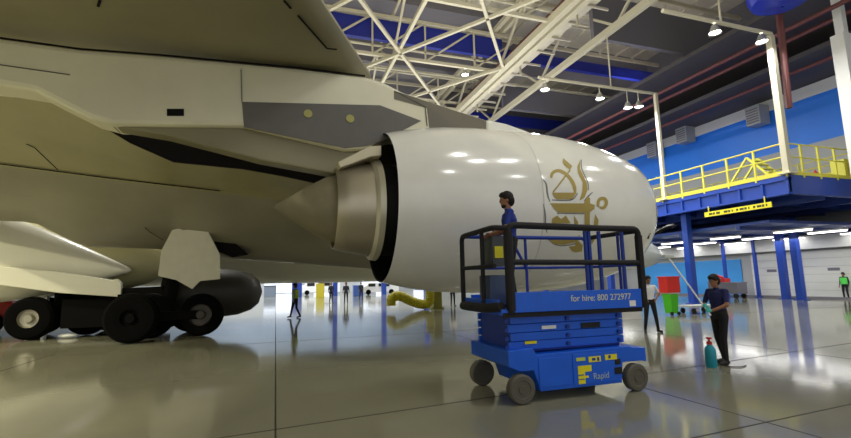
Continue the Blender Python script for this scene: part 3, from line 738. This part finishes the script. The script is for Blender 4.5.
def person(loc, heading, label, shirt, trousers, pose=None, voxel=.011, scale=1, sleeves='short', hair=(24, 18, 16), group=None, gloves=None, beard=False, vest=None, seed=0):
    """faces local +X; left side is +Y"""
    J = dict(hipL=(0, .095, .92), hipR=(0, -.095, .92), kneeL=(.02, .11, .5), kneeR=(.02, -.11, .5), ankL=(-.02, .12, .09), ankR=(-.02, -.12, .09),
             toeL=(.16, .15, .035), toeR=(.16, -.15, .035), pel=(0, 0, .96), waist=(0, 0, 1.12), chest=(0, 0, 1.32), neck=(.01, 0, 1.48), head=(.03, 0, 1.635),
             shL=(0, .185, 1.425), shR=(0, -.185, 1.425), elL=(-.02, .24, 1.14), elR=(-.02, -.24, 1.14), wrL=(.06, .25, .9), wrR=(.06, -.25, .9),
             fd=1.0)
    J.update(pose or {}); V = {k_: Vector(v) for k_, v in J.items() if isinstance(v, tuple)}
    mb = MB(); prim = []
    SK, SH, TR, BO, GL = 0, 1, 2, 3, 4
    def cap(a, r0, b, r1, m): capsule(mb, a, r0, b, r1); prim.append((Vector(a), Vector(b), r0, r1, m))
    for s in 'LR':
        cap(V['hip'+s], .088, V['knee'+s], .062, TR); cap(V['knee'+s], .06, V['ank'+s]+Vector((0, 0, .02)), .046, TR)
        cap(V['ank'+s]-Vector((.03, 0, .04)), .045, V['toe'+s], .038, BO)
        sm = SH
        cap(V['sh'+s], .058, V['el'+s].lerp(V['sh'+s], .25 if sleeves == 'short' else 0), .047, SH)
        cap(V['el'+s].lerp(V['sh'+s], .25), .043, V['el'+s], .04, SK if sleeves == 'short' else SH)
        cap(V['el'+s], .04, V['wr'+s], .027, SK if sleeves == 'short' else SH)
        # hand
        d = (V['wr'+s]-V['el'+s]).normalized()
        hd = Vector(J.get('hand'+s, tuple(d))).normalized()
        side_ = Vector(J.get('palm'+s, (1, 0, 0))); side_ = (side_-hd*side_.dot(hd)).normalized()   # across the knuckles, towards the thumb
        curl = hd.cross(side_) * (-1 if s == 'L' else 1); cv = J.get('curl', .5)
        hm = GL if gloves else SK
        w_ = V['wr'+s]; k0 = w_+hd*.085
        cap(w_, .026, w_+hd*.045, .03, hm); cap(w_+hd*.03+side_*.018, .02, k0+side_*.024, .016, hm); cap(w_+hd*.03-side_*.018, .02, k0-side_*.024, .014, hm)
        for i, (off, ln) in enumerate(((.03, .07), (.011, .08), (-.009, .074), (-.028, .058))):
            b0 = k0+side_*off; d1 = (hd*math.cos(cv*.7)+curl*math.sin(cv*.7)); d2 = (hd*math.cos(cv*1.9)+curl*math.sin(cv*1.9))
            b1 = b0+d1*ln*.5; b2 = b1+d2*ln*.5
            cap(b0-hd*.01, .0095, b1, .009, hm); cap(b1, .009, b2, .0075, hm)
        t0 = w_+hd*.03+side_*.03; t1 = t0+(hd*.6+side_*.7+curl*.3).normalized()*.035; t2 = t1+(hd*.8+side_*.2+curl*.5).normalized()*.03
        cap(t0, .012, t1, .0105, hm); cap(t1, .0105, t2, .009, hm)
    cap(V['shL'], .06, V['shR'], .06, SH)
    # torso: stacked oval rings
    tor = [(V['pel']-Vector((0, 0, .08)), .10, .15), (V['pel'], .115, .17), (V['waist'], .10, .15), (V['waist'].lerp(V['chest'], .5), .112, .165), (V['chest'], .122, .185), (V['chest'].lerp(V['neck'], .55), .10, .17), (V['neck']-Vector((0, 0, .03)), .055, .07)]
    vs = []; n = 20
    for c, rx, ry in tor:
        for j in range(n): a = 2*PI*j/n; vs.append(c+Vector((rx*math.cos(a), ry*math.sin(a), 0)))
    fs = [(i*n+j, i*n+(j+1) % n, (i+1)*n+(j+1) % n, (i+1)*n+j) for i in range(len(tor)-1) for j in range(n)]
    fs += [tuple(range(n-1, -1, -1)), tuple((len(tor)-1)*n+j for j in range(n))]; mb.add(vs, fs)
    prim.append((V['pel']-Vector((0, .05, .06)), V['pel']+Vector((0, .05, 0)), .13, .13, TR)); prim.append((V['waist'], V['chest'], .15, .17, SH)); prim.append((V['chest'], V['neck']-Vector((0, 0, .06)), .17, .1, SH))
    # neck, head and face
    hc = V['head']; hu = (V['head']-V['neck']).normalized(); fx = Vector(J.get('face', (1, 0, 0))); fx = (fx-hu*fx.dot(hu)).normalized(); fy = hu.cross(fx)
    cap(V['neck']-hu*.03, .055, hc-hu*.05, .052, SK)
    def hp(a, b, c): return hc+fx*a+fy*b+hu*c
    M = Matrix((fx, fy, hu)).transposed()
    def ell(c, sx, sy, sz, m=SK):
        t = MB(); t.ball((0, 0, 0), 1, n=12); q = hp(*c)
        mb.add([q+M@Vector((v[0]*sx, v[1]*sy, v[2]*sz)) for v in t.v], t.f); prim.append((q, q+Vector((0, 0, .001)), max(sx, sy, sz)*.9, max(sx, sy, sz)*.9, m))
    ell((0, 0, .02), .094, .076, .10); ell((.022, 0, -.045), .07, .058, .07); ell((.075, 0, -.085), .022, .026, .02)
    ell((.098, 0, -.005), .018, .012, .028); ell((.088, 0, .035), .012, .05, .01); ell((.088, 0, -.05), .012, .025, .009)
    for sy in (-1, 1): ell((-.0, sy*.078, -.0), .018, .01, .03)
    tmp = mb.build('person', m_dark); rm = tmp.modifiers.new('r', 'REMESH'); rm.mode = 'VOXEL'; rm.voxel_size = voxel
    sm_ = tmp.modifiers.new('s', 'SMOOTH'); sm_.factor = .5; sm_.iterations = 2
    bpy.context.view_layer.update(); me = bpy.data.meshes.new_from_object(tmp.evaluated_get(bpy.context.evaluated_depsgraph_get()))
    old = tmp.data; bpy.data.objects.remove(tmp)
    me.materials.clear()
    skin = mat('skin', (150, 104, 78), .55)
    for q in (skin, shirt, trousers, mat('boots', (18, 17, 18), .6), gloves or skin): me.materials.append(q)
    for p in me.polygons:
        c = p.center; best = 1e9; bi = 0
        for (a, b, r0, r1, m) in prim:
            d_, t = segd(c, a, b); d_ -= r0+(r1-r0)*t
            if d_ < best: best = d_; bi = m
        p.material_index = bi; p.use_smooth = True
    o = bpy.data.objects.new('person', me); C.objects.link(o)
    # hair
    hb = MB()
    def hel(c, sx, sy, sz):
        t = MB(); t.ball((0, 0, 0), 1, n=12); q = hp(*c); hb.add([q+M@Vector((v[0]*sx, v[1]*sy, v[2]*sz)) for v in t.v], t.f)
    hel((-.02, 0, .05), .104, .092, .104)
    hel((-.055, 0, -.005), .074, .09, .098)
    hel((.035, 0, .09), .066, .07, .052)
    if beard: hel((.045, 0, -.082), .05, .052, .04)
    h = hb.build('hair', mat('hair %d' % hair[0], hair, .8), None, True); h.parent = o
    eb = MB()
    for sy in (-.03, .03):
        q = hp(.089, sy, .014); eb.ball(q, .0085, n=6)
    en = eb.build('eyes', m_dark, None, True); en.parent = o
    bt = MB(); q = V['pel']+Vector((0, 0, .05)); bt.lathe([(-.02, .118), (-.02, .126), (.02, .126), (.02, .118)], (0, 0, 0), 'Z', 20)
    bt.v = [(v[0]*.97+q.x, v[1]*1.32+q.y, v[2]+q.z) for v in bt.v]; b_ = bt.build('belt', m_dark); b_.parent = o
    if vest:
        vb = MB(); vs = []
        rows = [(V['waist']-Vector((0, 0, .12)), .16, .21), (V['waist'], .155, .2), (V['chest'], .165, .225), (V['chest']+Vector((0, 0, .09)), .15, .22), (V['neck']-Vector((0, 0, .05)), .11, .15)]
        for c, rx, ry in rows:
            for j in range(n): a = 2*PI*j/n; vs.append(c+Vector((rx*math.cos(a), ry*math.sin(a), 0)))
        vb.add(vs, [(i*n+j, i*n+(j+1) % n, (i+1)*n+(j+1) % n, (i+1)*n+j) for i in range(len(rows)-1) for j in range(n)])
        x_ = vb.build('vest', vest, None, True); x_.parent = o
    o.location = loc; o.rotation_euler = (0, 0, heading); o.scale = (scale,)*3
    tag(o, label, 'person', group); return o
navy = mat('navy shirt', (24, 30, 84), .8); blue_s = mat('royal blue shirt', (26, 50, 140), .8); whs = mat('white shirt', (225, 225, 228), .8)
blk = mat('black trousers', (20, 20, 26), .85); teal = mat('teal glove', (70, 190, 180), .6); hiv = mat('hi vis yellow', (190, 220, 50), .7)
drk = mat('dark clothing', (28, 30, 44), .85); pale = mat('pale clothing', (150, 155, 160), .8)
# on the lift: faces left, hands on the rail
person((3.56, 6.42, 1.32), PI-.4, 'dark-haired bearded person in a blue shirt standing on the scissor lift platform', blue_s, blk,
       dict(elL=(.08, .27, 1.17), wrL=(.28, .2, 1.1), elR=(.06, -.27, 1.17), wrR=(.26, -.22, 1.1), kneeL=(.03, .1, .5), face=(1, .12, -.08)), scale=1.04, beard=True, hair=(22, 15, 14))
# pole worker: faces left, both hands forward on the pole
hd_ = Vector((-1, .0, 0))
pw = person((8.52, 6.95, 0), PI, 'person in navy shirt and dark trousers holding up a long white pole', navy, blk,
       dict(elL=(.08, .25, 1.16), elR=(.06, -.27, 1.15), wrL=(.26, .06, 1.05), wrR=(.24, -.05, 1.12), handL=(.75, -.5, .1), handR=(.75, .45, .25), curl=1.0,
            palmL=(0, 0, 1), palmR=(0, 0, 1), kneeL=(.07, .1, .5), kneeR=(-.02, -.1, .5), ankL=(.08, .12, .09), toeL=(.25, .13, .035), ankR=(-.14, -.1, .09), toeR=(.04, -.13, .035), head=(.05, 0, 1.63), face=(1, 0, .35)), scale=1.0, gloves=teal)
p0 = Vector((8.20, 6.96, 1.08)); p1 = gy(668, 257, 7.6)
d_ = (p1-p0)
e = tag(empty('wash_pole', tuple(p0)), 'long thin white pole slanting up from the hands of the person in navy', 'pole')
MB().tube([p0-d_.normalized()*.14, p1], .016, 10).build('shaft', m_wh, e)
q = p1; MB().box((q.x-.14, q.y-.05, q.z-.02), (q.x+.12, q.y+.05, q.z+.05)).build('mop_head', mat('pale mop', (200, 205, 200), .8), e, bevel=.01)
# white shirt
person((11.32, 11.6, 0), -PI/2-.35, 'person in a white shirt and dark trousers standing beyond the right end of the lift', whs, blk,
       dict(elL=(-.04, .34, 1.2), elR=(-.04, -.34, 1.2), wrL=(.1, .17, 1.05), wrR=(.1, -.17, 1.05), kneeL=(.02, .15, .5), kneeR=(.02, -.15, .5), ankL=(0, .2, .09), ankR=(0, -.2, .09), toeL=(.14, .25, .035), toeR=(.14, -.25, .035)), scale=1.0)
# distant people
def dist(px, py, lab, shirt, tr, hdg, vest=None, pose=None):
    q = gz(px, py, 0); person((q.x, q.y, 0), hdg, lab, shirt, tr, pose, voxel=.02, vest=vest, sleeves='long')
walk = dict(kneeL=(.12, .1, .5), ankL=(.2, .1, .12), toeL=(.36, .1, .06), kneeR=(-.02, -.1, .5), ankR=(-.22, -.1, .12), toeR=(-.06, -.1, .035), elL=(-.12, .25, 1.15), wrL=(-.05, .24, .92), elR=(.05, -.25, 1.14), wrR=(.2, -.22, .95))
dist(295, 318, 'person in a yellow high-visibility vest walking on the floor beyond the landing gear', pale, blk, 2.6, hiv, walk)
dist(331, 303, 'distant dark figure left of the pair under the belly', drk, blk, -1.2)
dist(346, 304, 'distant dark figure standing between two others under the belly', drk, blk, -1.8)
dist(361, 300, 'distant dark figure nearest the black nozzle opening', drk, blk, -1.4, None, walk)
dist(453, 306, 'distant figure in dark trousers partly seen beside the lift below the nacelle', whs, blk, -1.6)

# ------------------------------------------------------------------ floor equipment
# sprayer
q = Vector((7.98, 6.78, 0)); e = tag(empty('pressure_sprayer', tuple(q)), 'teal pump sprayer bottle with a red cap standing on the floor', 'sprayer')
MB().lathe([(0, .01), (0, .09), (.03, .1), (.30, .1), (.37, .085), (.41, .05), (.43, .045)], q, 'Z', 28).build('tank', mat('teal plastic', (20, 140, 165), .35), e, True)
MB().lathe([(.43, .01), (.43, .05), (.48, .05), (.49, .02), (.53, .02), (.53, .05), (.56, .05), (.565, .01)], q, 'Z', 20).build('pump_cap', mat('red plastic', (190, 50, 40), .4), e, True)
MB().tube(rounded([q+Vector((.1, 0, .08)), q+Vector((.25, -.05, .012)), q+Vector((.45, -.25, .012)), q+Vector((.7, -.15, .012))], r=.1), .009, 8).build('hose', m_dark, e, True)
# green bin with red box
q = gz(672, 315, 0); q = Vector((q.x, q.y, 0))
e = tag(empty('green_bin', tuple(q)), 'bright green wheeled bin on the floor behind the white pole', 'bin')
g = MB(); A = .24
g.add([(q.x-A*.8, q.y-A*.8, .08), (q.x+A*.8, q.y-A*.8, .08), (q.x+A*.8, q.y+A*.8, .08), (q.x-A*.8, q.y+A*.8, .08), (q.x-A, q.y-A, .95), (q.x+A, q.y-A, .95), (q.x+A, q.y+A, .95), (q.x-A, q.y+A, .95)], [(0,3,2,1),(4,5,6,7),(0,1,5,4),(1,2,6,5),(2,3,7,6),(3,0,4,7)])
g.build('body', mat('bin green', (70, 180, 30), .45), e, bevel=.02)
MB().box((q.x-A-.03, q.y-A-.03, .95), (q.x+A+.03, q.y+A+.03, 1.0)).build('rim', mat('pale rim', (170, 175, 165), .5), e)
for s_ in (-1, 1): MB().lathe([(-.03, .01), (-.03, .08), (.03, .08), (.03, .01)], (q.x+s_*.2, q.y-.2, .08), 'Y', 16).build('wheel', m_dark, e)
bx = q + Vector((.05, .05, 0))
e = tag(empty('red_box', (bx.x, bx.y, 1.0)), 'red plastic crate resting on the green bin', 'crate')
MB().box((bx.x-.38, bx.y-.25, 1.0), (bx.x+.38, bx.y+.25, 1.72)).build('body', mat('crate red', (205, 40, 34), .45), e, bevel=.02)
MB().box((bx.x-.41, bx.y-.28, 1.68), (bx.x+.41, bx.y+.28, 1.74)).build('lid', mat('crate red', (205, 40, 34), .45), e, bevel=.01)
# trolley
q = gz(742, 299, 0); q = Vector((33.0, 26.0, 0))
e = tag(empty('tool_trolley', tuple(q)), 'dark grey trolley loaded with red items beside the light blue panel', 'trolley')
g = MB(); g.box((q.x-.5, q.y-1.2, .35), (q.x+.5, q.y+1.2, 1.15)); g.box((q.x-.55, q.y-1.25, 1.15), (q.x+.55, q.y+1.25, 1.2)); g.build('body', m_rdark, e, bevel=.02)
for a in (-.95, .95):
    for b in (-.4, .4): MB().lathe([(-.06, .01), (-.06, .18), (.06, .18), (.06, .01)], (q.x+b, q.y+a, .18), 'X', 18).build('wheel', m_dark, e)
tag(MB().box((q.x-.3, q.y-.1, 1.2), (q.x+.3, q.y+.9, 1.5)).tube([(q.x-.2, q.y+.1, 1.55), (q.x-.2, q.y+.7, 1.75)], .1).build('red_cover', mat('crate red', (205, 40, 34), .45), bevel=.05), 'red bundle lying on the dark grey trolley', 'bundle')
# low trolley near the bin (grey dolly)
q = gz(700, 313, 0)
e = tag(empty('flat_dolly', (q.x, q.y, 0)), 'low grey flat dolly on the floor right of the green bin', 'dolly')
MB().box((q.x-.9, q.y-.4, .3), (q.x+.8, q.y+.4, .38)).build('bed', m_wgrey, e, bevel=.01)
for a in (-.7, .6):
    for b in (-.3, .3): MB().lathe([(-.03, .01), (-.03, .13), (.03, .13), (.03, .01)], (q.x+a, q.y+b, .13), 'Y', 16).build('wheel', m_dark, e)
# person at right edge
q = gz(852, 299, 0); person((q.x-.9, q.y-.2, 0), PI, 'distant person in a green high-visibility vest at the right edge before the white doors', drk, drk, None, voxel=.025, vest=mat('hi vis green', (90, 220, 90), .6), sleeves='long')
# yellow duct
ys_ = mat('yellow duct fabric', (170, 160, 20), .6, var=.15)
g = MB(); pts = [gy(398, 297, 27.5), gy(394, 303, 27), gy(400, 306, 26.5)]
path = []
ctrl = [gz(391, 300, .9), gz(393, 301, 1.1), gz(401, 300, 1.1), gz(410, 304, .7)]
Yd = 27.0
cp = [gy(x, y, Yd) for x, y in ((391, 306), (391, 299), (396, 296), (402, 297), (410, 301), (418, 304), (426, 305), (430, 301), (430, 294), (429, 284))]
fine = []
for i in range(len(cp)-1):
    for t in range(8): fine.append(cp[i].lerp(cp[i+1], t/8))
for a in range(2): fine = [fine[0]]+[(fine[i-1]+fine[i]*2+fine[i+1])/4 for i in range(1, len(fine)-1)]+[fine[-1]]
n = 14; vs = []; fs = []
for i, p in enumerate(fine):
    d = (fine[min(i+1, len(fine)-1)]-fine[max(i-1, 0)]).normalized(); a = Vector((0, 1, 0)); b = d.cross(a).normalized(); r = .27+(.035 if i % 2 else 0)
    for j in range(n): t = 2*PI*j/n; vs.append(p+(a*math.cos(t)+b*math.sin(t))*r)
for i in range(len(fine)-1):
    for j in range(n): fs.append((i*n+j, i*n+(j+1) % n, (i+1)*n+(j+1) % n, (i+1)*n+j))
mz = min(v.z for v in vs); vs = [v+Vector((0, 0, max(0, .01-mz))) for v in vs]
tag(MB().add(vs, fs).build('air_duct', ys_, smooth=True), 'thick yellow corrugated air duct curving on the floor below the nacelle', 'duct')
q = gy(438, 300, 27.4); q.z = 0
tag(MB().box((q.x-.35, 27.2, 0), (q.x+.2, 27.8, 1.9)).box((q.x-.45, 27.1, 0), (q.x+.3, 27.9, .12)).build('duct_stand', mat('olive stand', (120, 116, 30), .6), bevel=.02), 'olive yellow stand at the upright end of the yellow air duct', 'stand')
# far vehicles
def van(x, y, L, h, lab, m, cab=True):
    e = tag(empty('van', (x, y, 0)), lab, 'vehicle')
    pr = [(-L/2, .35), (-L/2, h*.62), (-L/2+.1, h*.68), (-L/2+L*.14, h*.72), (-L/2+L*.22, h*.98), (-L/2+L*.3, h), (L/2-.1, h), (L/2, h*.9), (L/2, .35)]
    MB().prism(pr, lambda a, b: (x+a, y-.95, b), lambda a, b: (x+a, y+.95, b)).build('body', m, e, bevel=.05)
    MB().box((x-L/2+L*.2, y-.97, h*.66), (x-L/2+L*.38, y-.95, h*.9)).box((x-.2, y-.97, h*.66), (x+L*.25, y-.95, h*.9)).build('window', m_dark, e)
    for a in (-L*.3, L*.3):
        MB().lathe([(-.12, .01), (-.12, .2), (-.1, .36), (.1, .36), (.12, .2), (.12, .01)], (x+a, y-.88, .36), 'Y', 20).build('wheel', m_tyre, e, True)
q = gz(326, 294.5, 0); van(q.x-1, 72, 6.2, 2.0, 'white van parked far beyond the belly of the aircraft', m_wh)
q = gz(405, 294, 0); van(14, 64, 5.5, 1.7, 'white car far off beside the yellow air duct', m_wh)
q = gz(275, 296, 0)
tag(MB().box((2.0, 60, 0), (3.2, 61.5, 2.2)).box((2.1, 59.98, .3), (3.1, 60, 1.2)).build('equipment_cabinet', mat('far blue cabinet', (30, 70, 190), .5), bevel=.05), 'blue equipment cabinet far off right of the dark pod', 'cabinet')
tag(MB().box((4.6, 55, 0), (5.5, 56, 1.7)).box((4.7, 54.98, .2), (5.4, 55, 1.5)).build('equipment_cabinet', mat('far yellow cabinet', (215, 200, 60), .5), bevel=.05), 'pale yellow equipment cabinet far off behind the person in the vest', 'cabinet')
for (x, y, w_, h_, c, l) in ((-1.5, 66, 1.6, 1.5, (120, 130, 150), 'grey blue crate far off, nearest the dark pod'), (9.5, 58, 1.2, 1.3, (60, 90, 170), 'dull blue crate far off between two distant figures'), (12.5, 70, 2.4, 1.2, (170, 175, 185), 'low pale crate far off left of the yellow duct')):
    tag(MB().box((x, y, 0), (x+w_, y+1, h_)).box((x-.06, y-.06, h_), (x+w_+.06, y+1.06, h_+.08)).build('crate', mat('crate %d' % c[0], c, .5), bevel=.03), l, 'crate')
# far columns and lit openings
for i, x in enumerate((-14, -2, 7, 16, 27)):
    o = struct(MB().box((x, 89.6, .1), (x+3.4+(i % 2)*1.5, 89.9, 3.6)).build('window_%d' % (10+i), mat('lit opening', (225, 232, 250), emit=1.0)))
for x, y, l in ((7.6, 62, 'left'), (14.3, 62, 'middle'), (20.5, 62, 'right')):
    tag(MB().box((x-.3, y-.3, 0), (x+.3, y+.3, 16)).build('blue_column', m_dockb), 'distant blue column seen under the aircraft, %s of three' % l, 'column')
# left ground equipment
q = gy(4, 300, 24)
e = tag(empty('tow_tractor', (q.x-1, 24, 0)), 'red tow tractor at the left edge behind the landing gear', 'tractor')
MB().box((q.x-3, 23.3, .35), (q.x+.6, 24.8, 1.25)).build('body', mat('tractor red', (190, 30, 28), .45), e, bevel=.06)
for a in (-2.3, 0): MB().lathe([(-.15, .01), (-.15, .4), (.15, .4), (.15, .01)], (q.x+a, 23.2, .4), 'Y', 20).build('wheel', m_tyre, e)
q = gy(40, 294, 20.9)
tag(MB().ball((q.x, 20.85, q.z), .3, sc=(1.7, .5, .55)).box((q.x-.3, 20.75, 0), (q.x-.2, 20.95, q.z)).box((q.x+.2, 20.75, 0), (q.x+.3, 20.95, q.z)).build('white_covered_stand', m_wh, smooth=True), 'stand under a white cover behind the left bogie wheel', 'stand')
q = gz(68, 338, 0)
tag(MB().ball((q.x, q.y, .08), .22, sc=(1.4, .7, .38)).build('white_bag', m_wh, smooth=True), 'small white plastic bag on the floor between the bogie wheels', 'bag')
